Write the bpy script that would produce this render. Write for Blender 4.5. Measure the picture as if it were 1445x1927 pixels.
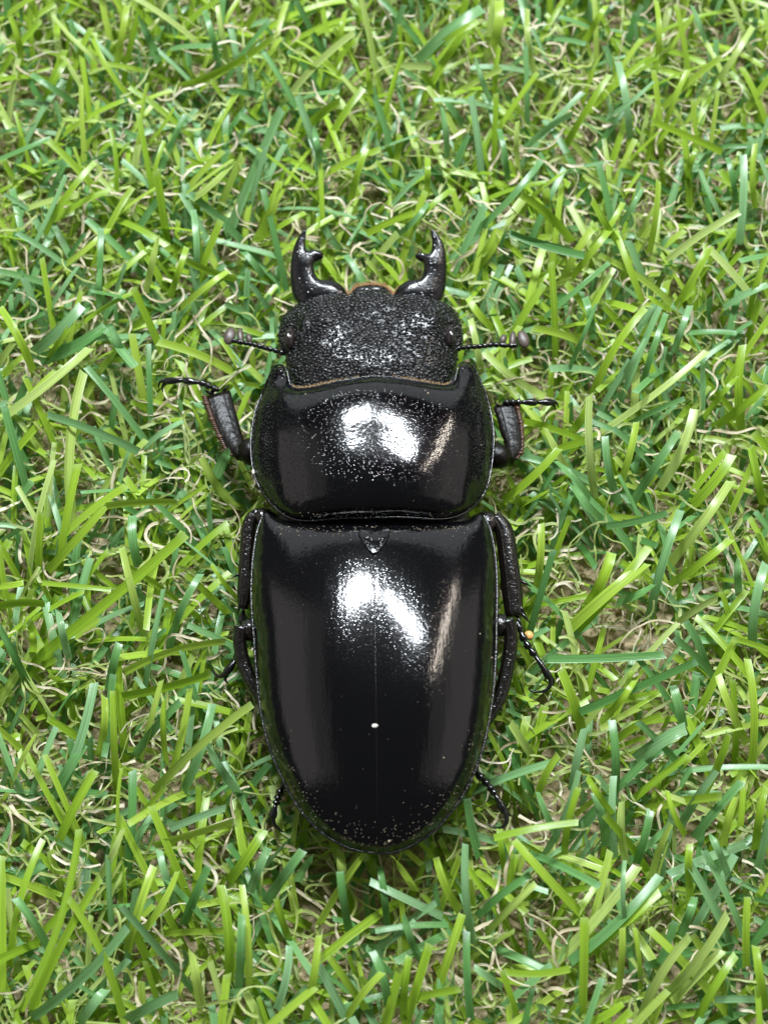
import bpy, math, random
import numpy as np
from mathutils import Vector, Matrix, geometry, noise
from mathutils.bvhtree import BVHTree

random.seed(11)
MM = 0.001                       # everything below is thought out in millimetres
scene = bpy.context.scene
for o in list(bpy.data.objects):
    bpy.data.objects.remove(o)
col = scene.collection

# ------------------------------------------------------------------ camera
TILT = math.radians(23.0)
DIST = 215.0
AIM = Vector((0, 0, 14.0))
VFOV = math.radians(30.0)
CAM = AIM + DIST * Vector((0, -math.sin(TILT), math.cos(TILT)))
cam = bpy.data.cameras.new('camera')
cam.sensor_fit = 'VERTICAL'
cam.sensor_height = 36.0
cam.lens = 18.0 / math.tan(VFOV / 2)
cam.clip_start = 0.005
cam.clip_end = 50.0
cam.dof.use_dof = True
cam.dof.focus_distance = (DIST + 0.5) * MM
cam.dof.aperture_fstop = 30.0
camo = bpy.data.objects.new('camera', cam)
camo.location = CAM * MM
camo.rotation_euler = (TILT, 0, 0)
col.objects.link(camo)
scene.camera = camo

# ------------------------------------------------------------------ light
world = bpy.data.worlds.new('World')
scene.world = world
world.use_nodes = True
bg = world.node_tree.nodes['Background']
bg.inputs['Color'].default_value = (0.95, 0.97, 1.0, 1)
bg.inputs['Strength'].default_value = 0.08
scene.view_settings.view_transform = 'Standard'
scene.view_settings.look = 'None'
scene.view_settings.gamma = 1.0
scene.view_settings.use_curve_mapping = False
scene.view_settings.exposure = 0.0


def lamp(name, az, zen, dist, w, h, radiance, colour, roll=0.0):
    """rectangular lamp seen from the beetle at azimuth az (0 = ahead of it, + = right) and angle zen from straight up"""
    az, zen = math.radians(az), math.radians(zen)
    d = Vector((math.sin(az) * math.sin(zen), math.cos(az) * math.sin(zen), math.cos(zen)))
    la = bpy.data.lights.new(name, 'AREA')
    la.shape = 'RECTANGLE'
    la.size, la.size_y = w * MM, h * MM
    la.energy = radiance * math.pi * (w * MM) * (h * MM)
    la.color = colour
    o = bpy.data.objects.new(name, la)
    o.location = (AIM + d * dist) * MM
    q = d.to_track_quat('Z', 'Y')
    o.rotation_euler = (q.to_matrix() @ Matrix.Rotation(math.radians(roll), 3, 'Z')).to_euler()
    col.objects.link(o)
    return d


KEY = lamp('window_light', -13, 34, 900, 150, 100, 235.0, (0.88, 0.94, 1.0), 12)
lamp('window_light', 25, 29.5, 900, 310, 28, 290.0, (0.88, 0.94, 1.0), -6)
lamp('ceiling_lamp', 58, 46, 900, 9, 480, 110.0, (1.0, 0.89, 0.76), 27)
for sd_, zn in ((-1, 54), (1, 58)):  # added dim panels standing in for side walls: fill and brownish reflections
    lamp('wall_fill_panel', 88 * sd_, zn, 900, 1000, 860, 0.30, (1.0, 0.91, 0.87))
    lamp('wall_fill_panel', 88 * sd_, zn + 6, 905, 900, 560, 0.32, (1.0, 0.91, 0.87))
lamp('wall_fill_panel', 0, 72, 1100, 1700, 600, 0.9, (0.90, 0.95, 1.0))  # added cool panel ahead, no lamp there: fill and grey sheen on front slopes


# ------------------------------------------------------------------ photograph pixel -> point at height z
R_, U_ = Vector((1, 0, 0)), Vector((0, math.cos(TILT), math.sin(TILT)))
F_ = Vector((0, math.sin(TILT), -math.cos(TILT)))
TH = math.tan(VFOV / 2)


def P(px, py, z):
    sx = (px - 722.5) / 963.5 * TH
    sy = (963.5 - py) / 963.5 * TH
    d = F_ + R_ * sx + U_ * sy
    t = (z - CAM.z) / d.z
    return CAM + d * t


# ------------------------------------------------------------------ mesh helpers
def mesh(name, verts, faces, mat, parent=None, uvs=None, smooth=True, origin=None):
    me = bpy.data.meshes.new(name)
    org = Vector(origin) if origin is not None else Vector((0, 0, 0))
    me.from_pydata([((v[0] - org.x) * MM, (v[1] - org.y) * MM, (v[2] - org.z) * MM) for v in verts], [], faces)
    if uvs is not None:
        uvl = me.uv_layers.new(name='UVMap')
        li = np.zeros(len(me.loops), dtype=np.int32)
        me.loops.foreach_get('vertex_index', li)
        uvl.data.foreach_set('uv', np.asarray(uvs, dtype=np.float32)[li].ravel())
    me.polygons.foreach_set('use_smooth', [smooth] * len(me.polygons))
    if mat is not None:
        me.materials.append(mat)
    me.update()
    o = bpy.data.objects.new(name, me)
    o.location = org * MM
    col.objects.link(o)
    if parent is not None:
        o.parent = parent
        pl = Vector((0, 0, 0))
        q = parent
        while q is not None:
            pl += q.location
            q = q.parent
        o.location = org * MM - pl
    return o


def catmull(pts, n, closed=False):
    pts = [Vector(p) for p in pts]
    m = len(pts)
    out = []
    rng = range(m) if closed else range(m - 1)
    for i in rng:
        if closed:
            p0, p1, p2, p3 = pts[(i - 1) % m], pts[i], pts[(i + 1) % m], pts[(i + 2) % m]
        else:
            p1, p2 = pts[i], pts[i + 1]
            p0 = pts[i - 1] if i > 0 else p1 * 2 - p2
            p3 = pts[i + 2] if i + 2 < m else p2 * 2 - p1
        for k in range(n):
            t = k / n
            out.append(0.5 * ((2 * p1) + (p2 - p0) * t + (2 * p0 - 5 * p1 + 4 * p2 - p3) * t * t
                              + (3 * p1 - p0 - 3 * p2 + p3) * t ** 3))
    if not closed:
        out.append(pts[-1])
    return out


def resample(pts, step, closed=True):
    pts = [Vector(p) for p in pts]
    if closed:
        pts = pts + [pts[0]]
    d = [0.0]
    for a, b in zip(pts, pts[1:]):
        d.append(d[-1] + (b - a).length)
    n = max(8, int(round(d[-1] / step)))
    out, j = [], 0
    for k in range(n if closed else n + 1):
        s = d[-1] * k / n
        while j < len(d) - 2 and d[j + 1] < s:
            j += 1
        t = (s - d[j]) / max(1e-9, d[j + 1] - d[j])
        out.append(pts[j].lerp(pts[j + 1], min(1, t)))
    return out


def tube(verts, faces, path, radii, seg=10, flat=1.0, up=(0, 0, 1), cap=True):
    """sweep an ellipse (width r, height r*flat) along a path"""
    path = [Vector(p) for p in path]
    base = len(verts)
    n = len(path)
    for i, p in enumerate(path):
        t = (path[min(n - 1, i + 1)] - path[max(0, i - 1)]).normalized()
        s = t.cross(Vector(up))
        if s.length < 1e-4:
            s = Vector((1, 0, 0))
        s.normalize()
        nn = s.cross(t).normalized()
        r = radii[i]
        rw, rh = (r if isinstance(r, tuple) else (r, r * flat))
        for k in range(seg):
            a = 2 * math.pi * k / seg
            verts.append(p + s * (rw * math.cos(a)) + nn * (rh * math.sin(a)))
    for i in range(n - 1):
        for k in range(seg):
            a, b = base + i * seg + k, base + i * seg + (k + 1) % seg
            faces.append((a, b, b + seg, a + seg))
    if cap:
        for i, idx in ((0, 0), (n - 1, 1)):
            c = len(verts)
            verts.append(path[i])
            for k in range(seg):
                a, b = base + i * seg + k, base + i * seg + (k + 1) % seg
                faces.append((c, b, a) if idx == 0 else (c, a, b))


def ellipsoid(verts, faces, c, ax, ay, az, nu=16, nv=10):
    """ax, ay, az: half-axis vectors"""
    c, ax, ay, az = Vector(c), Vector(ax), Vector(ay), Vector(az)
    base = len(verts)
    for j in range(1, nv):
        th = math.pi * j / nv
        for i in range(nu):
            ph = 2 * math.pi * i / nu
            verts.append(c + ax * (math.sin(th) * math.cos(ph)) + ay * (math.sin(th) * math.sin(ph)) + az * math.cos(th))
    top, bot = len(verts), len(verts) + 1
    verts.append(c + az)
    verts.append(c - az)
    for j in range(nv - 2):
        for i in range(nu):
            a, b = base + j * nu + i, base + j * nu + (i + 1) % nu
            faces.append((a, a + nu, b + nu, b))
    for i in range(nu):
        faces.append((top, base + i, base + (i + 1) % nu))
        l = base + (nv - 2) * nu
        faces.append((bot, l + (i + 1) % nu, l + i))


def inside(poly, x, y):
    c = False
    j = len(poly) - 1
    for i in range(len(poly)):
        xi, yi, xj, yj = poly[i][0], poly[i][1], poly[j][0], poly[j][1]
        if (yi > y) != (yj > y) and x < (xj - xi) * (y - yi) / (yj - yi) + xi:
            c = not c
        j = i
    return c


def plate(outline, step, seam=None):
    """triangulate a closed outline (3D points); returns verts (harmonic rise from the rim), faces, rim flags and t = Poisson bulge 0..1"""
    B = resample(outline, step * 0.8)
    n = len(B)
    area = sum(B[i].x * B[(i + 1) % n].y - B[(i + 1) % n].x * B[i].y for i in range(n))
    if area < 0:
        B.reverse()
    b2 = [(p.x, p.y) for p in B]
    bn = np.array(b2)
    pts = list(b2)
    ring = []
    for i in range(n):
        a, c = Vector(b2[i - 1]), Vector(b2[(i + 1) % n])
        t = (c - a).normalized()
        q = Vector(b2[i]) + Vector((-t.y, t.x)) * step * 0.7
        if inside(b2, q.x, q.y) and np.min(np.hypot(bn[:, 0] - q.x, bn[:, 1] - q.y)) > step * 0.55:
            ring.append((q.x, q.y))
    pts += ring
    seam_n = []
    if seam is not None:
        for p in resample(seam, step * 0.8, closed=False):
            if np.min(np.hypot(bn[:, 0] - p.x, bn[:, 1] - p.y)) > step * 0.55:
                seam_n.append((p.x, p.y))
        allr = [q for q in pts[n:] if min((q[0] - s[0]) ** 2 + (q[1] - s[1]) ** 2 for s in seam_n) > (0.5 * step) ** 2]
        pts = pts[:n] + allr + seam_n
    rn = np.array(pts)
    x0, x1, y0, y1 = bn[:, 0].min(), bn[:, 0].max(), bn[:, 1].min(), bn[:, 1].max()
    y, row = y0, 0
    grid = []
    while y < y1:
        x = x0 + (step * 0.5 if row % 2 else 0)
        while x < x1:
            if inside(b2, x, y) and np.min(np.hypot(rn[:, 0] - x, rn[:, 1] - y)) > step * 0.72:
                grid.append((x, y))
            x += step
        y += step * 0.866
        row += 1
    pts += grid
    edges = []
    if seam is not None:
        s0 = n + len(allr)
        ids = list(range(s0, s0 + len(seam_n)))
        ends = [int(np.argmin(np.hypot(bn[:, 0] - q[0], bn[:, 1] - q[1]))) for q in (seam_n[0], seam_n[-1])]
        ids = [ends[0]] + ids + [ends[1]]
        edges = list(zip(ids, ids[1:]))
    v2, e2, f2, *_ = geometry.delaunay_2d_cdt([Vector(p) for p in pts], edges, [list(range(n))], 1, 1e-5)
    V = np.array([(v.x, v.y) for v in v2])
    Fc = [tuple(f) for f in f2 if len(f) == 3]
    used = sorted({i for f in Fc for i in f})
    remap = {i: k for k, i in enumerate(used)}
    Fc = [tuple(remap[i] for i in f) for f in Fc]
    V = V[used]
    N = len(V)
    K = np.zeros((N, N))
    L = np.zeros(N)
    cnt = {}
    FF = []
    for a, b, c in Fc:
        pa, pb, pc = V[a], V[b], V[c]
        ar = 0.5 * ((pb[0] - pa[0]) * (pc[1] - pa[1]) - (pb[1] - pa[1]) * (pc[0] - pa[0]))
        if abs(ar) < 1e-9:
            continue
        if ar < 0:
            b, c = c, b
            pb, pc = pc, pb
            ar = -ar
        FF.append((a, b, c))
        g = np.array([[pb[1] - pc[1], pc[0] - pb[0]], [pc[1] - pa[1], pa[0] - pc[0]], [pa[1] - pb[1], pb[0] - pa[0]]]) / (2 * ar)
        idx = (a, b, c)
        for i in range(3):
            L[idx[i]] += ar / 3
            for j in range(3):
                K[idx[i], idx[j]] += ar * g[i].dot(g[j])
        for e in ((a, b), (b, c), (c, a)):
            k = (min(e), max(e))
            cnt[k] = cnt.get(k, 0) + 1
    rim = np.zeros(N, bool)
    for (a, b), c in cnt.items():
        if c == 1:
            rim[a] = rim[b] = True
    zB = np.zeros(N)
    Bz = np.array([p.z for p in B])
    for i in np.where(rim)[0]:
        zB[i] = Bz[np.argmin(np.hypot(bn[:, 0] - V[i, 0], bn[:, 1] - V[i, 1]))]
    fr = ~rim
    A = K[np.ix_(fr, fr)]
    t = np.zeros(N)
    z = zB.copy()
    sol = np.linalg.solve(A, np.stack([L[fr], -K[np.ix_(fr, rim)] @ zB[rim]], 1))
    t[fr] = sol[:, 0]
    z[fr] = sol[:, 1]
    t = np.clip(t / t.max(), 0, 1)
    return V, z, FF, rim, t


def dome(t, a=1.2, p=0.55):
    return (1 - np.clip(1 - t, 0, 1) ** a) ** p


# ------------------------------------------------------------------ materials
def new_mat(name):
    m = bpy.data.materials.new(name)
    m.use_nodes = True
    nt = m.node_tree
    return m, nt, nt.nodes['Principled BSDF']


def nd(nt, typ, **kw):
    n = nt.nodes.new(typ)
    for k, v in kw.items():
        if k in n.inputs.keys() if hasattr(n.inputs, 'keys') else False:
            n.inputs[k].default_value = v
        else:
            setattr(n, k, v)
    return n


def coords(nt, sx=1, sy=1, sz=1):
    tc = nt.nodes.new('ShaderNodeTexCoord')
    mp = nt.nodes.new('ShaderNodeMapping')
    mp.inputs['Scale'].default_value = (1000 * sx, 1000 * sy, 1000 * sz)
    nt.links.new(tc.outputs['Object'], mp.inputs['Vector'])
    return mp.outputs['Vector']


def ramp(nt, stops):
    r = nt.nodes.new('ShaderNodeValToRGB')
    e = r.color_ramp.elements
    while len(e) < len(stops):
        e.new(0.5)
    for i, (p, c) in enumerate(stops):
        e[i].position = p
        e[i].color = (c, c, c, 1) if not isinstance(c, tuple) else (*c, 1)
    return r


def chitin(name, base, rough, bumps, spec=0.5, ior=1.55):
    """bumps: list of (kind, scale per mm, depth mm, stretch)"""
    m, nt, b = new_mat(name)
    b.inputs['Base Color'].default_value = (*base, 1)
    b.inputs['Roughness'].default_value = rough
    b.inputs['IOR'].default_value = ior
    prev = None
    for kind, sc, depth, st in bumps:
        v = coords(nt, *st)
        if kind == 'pits':
            tx = nt.nodes.new('ShaderNodeTexVoronoi')
            tx.inputs['Scale'].default_value = sc
            tx.inputs['Randomness'].default_value = 0.9
            rp = ramp(nt, [(0.0, 0.0), (0.16, 0.15), (0.34, 1.0)])
            nt.links.new(v, tx.inputs['Vector'])
            nt.links.new(tx.outputs['Distance'], rp.inputs['Fac'])
            h = rp.outputs['Color']
        elif kind == 'grains':
            tx = nt.nodes.new('ShaderNodeTexVoronoi')
            tx.feature = 'SMOOTH_F1'
            tx.inputs['Scale'].default_value = sc
            tx.inputs['Smoothness'].default_value = 0.3
            wn = nt.nodes.new('ShaderNodeTexNoise')
            wn.inputs['Scale'].default_value = sc * 0.9
            mx = nt.nodes.new('ShaderNodeMixRGB')
            mx.blend_type = 'LINEAR_LIGHT'
            mx.inputs['Fac'].default_value = 0.45 / sc
            nt.links.new(v, mx.inputs['Color1'])
            nt.links.new(v, wn.inputs['Vector'])
            nt.links.new(wn.outputs['Color'], mx.inputs['Color2'])
            nt.links.new(mx.outputs['Color'], tx.inputs['Vector'])
            rp = ramp(nt, [(0.15, 1.0), (0.6, 0.0)])
            nt.links.new(tx.outputs['Distance'], rp.inputs['Fac'])
            h = rp.outputs['Color']
        else:
            tx = nt.nodes.new('ShaderNodeTexNoise')
            tx.inputs['Scale'].default_value = sc
            tx.inputs['Detail'].default_value = 3.0
            nt.links.new(v, tx.inputs['Vector'])
            h = tx.outputs['Fac']
        bp = nt.nodes.new('ShaderNodeBump')
        bp.inputs['Strength'].default_value = 1.0
        bp.inputs['Distance'].default_value = depth * MM
        nt.links.new(h, bp.inputs['Height'])
        if prev is not None:
            nt.links.new(prev, bp.inputs['Normal'])
        prev = bp.outputs['Normal']
    if prev is not None:
        nt.links.new(prev, b.inputs['Normal'])
    return m


BLACK = (0.0018, 0.0018, 0.0022)
M_ELY = chitin('chitin_elytra', BLACK, 0.115, [('noise', 0.35, 0.03, (3, 0.35, 1)), ('pits', 3.6, 0.005, (1, 1, 1)), ('noise', 3.6, 0.013, (1, 0.6, 1))])
M_PRO = chitin('chitin_pronotum', BLACK, 0.11, [('noise', 0.4, 0.05, (1, 1, 1)), ('noise', 3.0, 0.014, (1, 1, 1)), ('pits', 3.3, 0.019, (1, 1, 1))])
M_HEAD = chitin('chitin_head', BLACK, 0.27, [('noise', 0.7, 0.10, (1, 1, 1)), ('grains', 2.7, 0.24, (1, 1.25, 1))])
M_JAW = chitin('chitin_mandible', BLACK, 0.22, [('pits', 2.1, 0.035, (1, 1, 1)), ('noise', 1.0, 0.06, (1, 1, 1))])
M_LEG = chitin('chitin_leg', (0.005, 0.004, 0.003), 0.22, [('pits', 2.6, 0.018, (1, 1, 1)), ('noise', 1.6, 0.08, (1, 1, 1))])
M_LEGB = chitin('chitin_foreleg', (0.004, 0.003, 0.002), 0.34, [('noise', 1.6, 0.10, (1, 1, 1))])
M_LEGB.node_tree.nodes['Principled BSDF'].inputs['Specular IOR Level'].default_value = 0.2
M_TOOTH = chitin('chitin_tibia_edge', (0.055, 0.022, 0.008), 0.4, [('noise', 3.0, 0.08, (1, 1, 1))])
M_TAR = chitin('chitin_tarsus', (0.006, 0.006, 0.006), 0.15, [])
M_EYE = chitin('eye', (0.016, 0.012, 0.011), 0.14, [])
M_RIM = chitin('chitin_rim', BLACK, 0.20, [('noise', 3.5, 0.05, (1, 1, 1))])
M_GRAN = chitin('chitin_granule', BLACK, 0.28, [], ior=1.6)
M_CLUB = chitin('antenna_club', (0.075, 0.058, 0.045), 0.38, [('noise', 6.0, 0.03, (1, 1, 1))])
M_HAIR = chitin('amber_hair', (0.30, 0.13, 0.045), 0.5, [])
M_FRINGE = chitin('tan_fringe', (0.30, 0.19, 0.08), 0.6, [('noise', 8.0, 0.1, (1, 1, 1))])
M_BODY = chitin('chitin_under', (0.005, 0.005, 0.005), 0.4, [('noise', 2.0, 0.1, (1, 1, 1))])
M_DUST = chitin('dust', (0.34, 0.28, 0.20), 0.8, [])
M_SPECK = chitin('speck', (0.78, 0.74, 0.66), 0.7, [])
M_GRAIN = chitin('amber_grain', (0.62, 0.33, 0.10), 0.5, [('noise', 2.0, 0.1, (1, 1, 1))])


def blade_mat(name, stops, rough, transl, pale):
    m, nt, b = new_mat(name)
    geo = nt.nodes.new('ShaderNodeNewGeometry')
    oi = nt.nodes.new('ShaderNodeObjectInfo')
    ad = nt.nodes.new('ShaderNodeMath'); ad.operation = 'ADD'
    frc = nt.nodes.new('ShaderNodeMath'); frc.operation = 'FRACT'
    nt.links.new(geo.outputs['Random Per Island'], ad.inputs[0])
    nt.links.new(oi.outputs['Random'], ad.inputs[1])
    nt.links.new(ad.outputs[0], frc.inputs[0])
    rp = ramp(nt, stops)
    nt.links.new(frc.outputs[0], rp.inputs['Fac'])
    # fine streaks along the fibre
    uv = nt.nodes.new('ShaderNodeUVMap')
    mp = nt.nodes.new('ShaderNodeMapping')
    mp.inputs['Scale'].default_value = (11.0, 0.9, 1)
    nt.links.new(uv.outputs['UV'], mp.inputs['Vector'])
    cx = nt.nodes.new('ShaderNodeCombineXYZ')
    mul = nt.nodes.new('ShaderNodeMath'); mul.operation = 'MULTIPLY'; mul.inputs[1].default_value = 57.0
    nt.links.new(frc.outputs[0], mul.inputs[0])
    nt.links.new(mul.outputs[0], cx.inputs['Z'])
    av = nt.nodes.new('ShaderNodeVectorMath'); av.operation = 'ADD'
    nt.links.new(mp.outputs['Vector'], av.inputs[0])
    nt.links.new(cx.outputs[0], av.inputs[1])
    ns = nt.nodes.new('ShaderNodeTexNoise')
    ns.inputs['Scale'].default_value = 1.0
    ns.inputs['Detail'].default_value = 4.0
    nt.links.new(av.outputs[0], ns.inputs['Vector'])
    st = ramp(nt, [(0.3, 0.66), (0.7, 1.2)])
    nt.links.new(ns.outputs['Fac'], st.inputs['Fac'])
    mx = nt.nodes.new('ShaderNodeMixRGB'); mx.blend_type = 'MULTIPLY'; mx.inputs['Fac'].default_value = 1.0
    nt.links.new(rp.outputs['Color'], mx.inputs['Color1'])
    nt.links.new(st.outputs['Color'], mx.inputs['Color2'])
    # the cut end of a fibre is frayed and paler
    sx = nt.nodes.new('ShaderNodeSeparateXYZ')
    nt.links.new(uv.outputs['UV'], sx.inputs[0])
    tip = ramp(nt, [(0.95, 0.0), (1.0, 0.5)])
    nt.links.new(sx.outputs['Y'], tip.inputs['Fac'])
    m2 = nt.nodes.new('ShaderNodeMixRGB')
    m2.inputs['Color2'].default_value = (*pale, 1)
    nt.links.new(tip.outputs['Color'], m2.inputs['Fac'])
    nt.links.new(mx.outputs['Color'], m2.inputs['Color1'])
    nt.links.new(m2.outputs['Color'], b.inputs['Base Color'])
    b.inputs['Roughness'].default_value = rough
    b.inputs['IOR'].default_value = 1.58
    # ribs
    wv = nt.nodes.new('ShaderNodeMath'); wv.operation = 'MULTIPLY'; wv.inputs[1].default_value = 34.0
    nt.links.new(sx.outputs['X'], wv.inputs[0])
    sn = nt.nodes.new('ShaderNodeMath'); sn.operation = 'SINE'
    nt.links.new(wv.outputs[0], sn.inputs[0])
    a2 = nt.nodes.new('ShaderNodeMath'); a2.operation = 'MULTIPLY_ADD'; a2.inputs[1].default_value = 0.35
    nt.links.new(sn.outputs[0], a2.inputs[0])
    nt.links.new(ns.outputs['Fac'], a2.inputs[2])
    bp = nt.nodes.new('ShaderNodeBump')
    bp.inputs['Strength'].default_value = 0.8
    bp.inputs['Distance'].default_value = 0.012 * MM
    nt.links.new(a2.outputs[0], bp.inputs['Height'])
    nt.links.new(bp.outputs['Normal'], b.inputs['Normal'])
    tr = nt.nodes.new('ShaderNodeBsdfTranslucent')
    nt.links.new(m2.outputs['Color'], tr.inputs['Color'])
    ms = nt.nodes.new('ShaderNodeMixShader')
    ms.inputs['Fac'].default_value = transl
    nt.links.new(b.outputs[0], ms.inputs[1])
    nt.links.new(tr.outputs[0], ms.inputs[2])
    nt.links.new(ms.outputs[0], nt.nodes['Material Output'].inputs['Surface'])
    return m


M_BRIGHT = blade_mat('fibre_bright_green', [(0.0, (0.27, 0.46, 0.03)), (0.45, (0.36, 0.56, 0.045)), (0.8, (0.43, 0.61, 0.08)), (1.0, (0.50, 0.64, 0.20))], 0.28, 0.42, (0.5, 0.66, 0.25))
M_DARK = blade_mat('fibre_dark_green', [(0.0, (0.12, 0.31, 0.08)), (0.5, (0.18, 0.40, 0.13)), (1.0, (0.28, 0.50, 0.24))], 0.27, 0.38, (0.3, 0.5, 0.32))
M_TAN = blade_mat('fibre_tan', [(0.0, (0.50, 0.42, 0.25)), (0.55, (0.64, 0.56, 0.38)), (1.0, (0.70, 0.64, 0.48))], 0.42, 0.25, (0.68, 0.6, 0.42))
M_OLIVE = blade_mat('fibre_olive', [(0.0, (0.30, 0.38, 0.10)), (0.5, (0.42, 0.52, 0.12)), (1.0, (0.48, 0.56, 0.22))], 0.38, 0.4, (0.55, 0.6, 0.3))

M_SOIL, nt, b = new_mat('turf_backing')
v = coords(nt)
n1 = nt.nodes.new('ShaderNodeTexNoise'); n1.inputs['Scale'].default_value = 0.9; n1.inputs['Detail'].default_value = 8
nt.links.new(v, n1.inputs['Vector'])
rp = ramp(nt, [(0.3, (0.24, 0.20, 0.11)), (0.55, (0.42, 0.33, 0.19)), (0.75, (0.58, 0.46, 0.29))])
nt.links.new(n1.outputs['Fac'], rp.inputs['Fac'])
nt.links.new(rp.outputs['Color'], b.inputs['Base Color'])
b.inputs['Roughness'].default_value = 0.85
bp = nt.nodes.new('ShaderNodeBump'); bp.inputs['Distance'].default_value = 1.0 * MM
nt.links.new(n1.outputs['Fac'], bp.inputs['Height'])
nt.links.new(bp.outputs['Normal'], b.inputs['Normal'])

M_PEB, nt, b = new_mat('infill_grain')
geo = nt.nodes.new('ShaderNodeNewGeometry')
rp = ramp(nt, [(0.0, (0.20, 0.14, 0.08)), (0.4, (0.46, 0.34, 0.19)), (0.8, (0.52, 0.40, 0.24)), (1.0, (0.36, 0.18, 0.10))])
nt.links.new(geo.outputs['Random Per Island'], rp.inputs['Fac'])
nt.links.new(rp.outputs['Color'], b.inputs['Base Color'])
b.inputs['Roughness'].default_value = 0.7

# ------------------------------------------------------------------ ground
gv, gf = [], []
NX, NY, GX, GY = 80, 100, 100.0, 130.0
for j in range(NY + 1):
    for i in range(NX + 1):
        x, y = -GX + 2 * GX * i / NX, -GY + 2 * GY * j / NY
        gv.append((x, y, noise.noise(Vector((x * .25, y * .25, 3))) * 0.7))
for j in range(NY):
    for i in range(NX):
        a = j * (NX + 1) + i
        gf.append((a, a + 1, a + NX + 2, a + NX + 1))
ground = mesh('ground', gv, gf, M_SOIL)
ground['kind'] = 'structure'

# ==================================================================  the beetle
ZE = 13.0


def outl(pts, zf, n=6):
    return catmull([P(x, y, zf(x, y)) for x, y in pts], n, True)


root = bpy.data.objects.new('stag_beetle', None)
root.location = P(704, 1100, 0) * MM
col.objects.link(root)
root['label'] = 'glossy black stag beetle with short curved mandibles resting on the grass'
root['category'] = 'beetle'
bvhs = []


def bvh_add(vs, fs):
    bvhs.append(BVHTree.FromPolygons([Vector(p) for p in vs], fs))


def granules(name, parent, bv, box, r0, r1, gap, mat, keep, tries):
    rg = random.Random(name + str(len(bvhs)))
    cell = {}
    gv_, gf_ = [], []
    for _ in range(tries):
        x, y = rg.uniform(box[0], box[1]), rg.uniform(box[2], box[3])
        if not keep(x, y):
            continue
        k = (int(x // gap), int(y // gap))
        if any((x - a) ** 2 + (y - b_) ** 2 < gap * gap for i in (-1, 0, 1) for j in (-1, 0, 1) for a, b_ in cell.get((k[0] + i, k[1] + j), ())):
            continue
        h = bv.ray_cast(Vector((x, y, 60)), Vector((0, 0, -1)))
        if h[0] is None or h[1].z < 0.25:
            continue
        cell.setdefault(k, []).append((x, y))
        n_ = h[1].normalized()
        u_ = (Vector((1, 0, 0)) - n_ * n_.x).normalized()
        w_ = n_.cross(u_)
        a0 = rg.gauss(0.0, 0.6)
        r = rg.uniform(r0, r1)
        ca, sa = math.cos(a0), math.sin(a0)
        st = rg.uniform(1.0, 2.1)
        ellipsoid(gv_, gf_, h[0] - n_ * r * 0.10, (u_ * ca + w_ * sa) * r * st, (w_ * ca - u_ * sa) * r, n_ * r * 0.55, 8, 6)
    o = mesh(name, gv_, gf_, mat, parent)
    o['kind'] = 'stuff'
    return o


# ---- elytra
LEFT = [(497, 964), (487, 990), (480, 1020), (475, 1062), (473, 1105), (474, 1152), (478, 1199), (481, 1246), (486, 1300), (494, 1356),
        (509, 1412), (531, 1464), (557, 1513), (591, 1554), (624, 1580), (666, 1599), (709, 1606)]
RIGHT = [(744, 1603), (778, 1590), (819, 1562), (852, 1524), (882, 1476), (905, 1420), (918, 1367), (928, 1303), (933, 1229), (934, 1177),
         (935, 1124), (934, 1071), (929, 1027), (921, 993), (908, 966)]


def z_ely(x, y):
    u = (x - 704) / 231
    if y < 1000 and abs(u) < 0.86:
        return ZE + 3.3 * (1 - (u / 0.9) ** 2) if abs(u) < 0.9 else ZE
    return ZE


FRONT = [(886, 977), (850, 983), (800, 986), (750, 987), (704, 987), (655, 987), (605, 986), (560, 983), (520, 975)]
ely_px = LEFT + RIGHT + FRONT
out = outl(ely_px, z_ely, 5)
seamA, seamB = P(703, 1008, ZE + 3.3), P(709.5, 1606, ZE)
V, z, FF, rim, t = plate(out, 0.85, [seamA + (seamB - seamA) * (k / 40) for k in range(-3, 41)])
yc_, S = P(704, 1310, 18).y, dome(t, 1.2, 0.55)
zz = z + (6.4 - 2.0 * ((V[:, 1] - yc_) / 18.0) ** 2) * S


def seam_x(y):
    k = (y - seamA.y) / (seamB.y - seamA.y)
    return seamA.x + (seamB.x - seamA.x) * k


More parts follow.
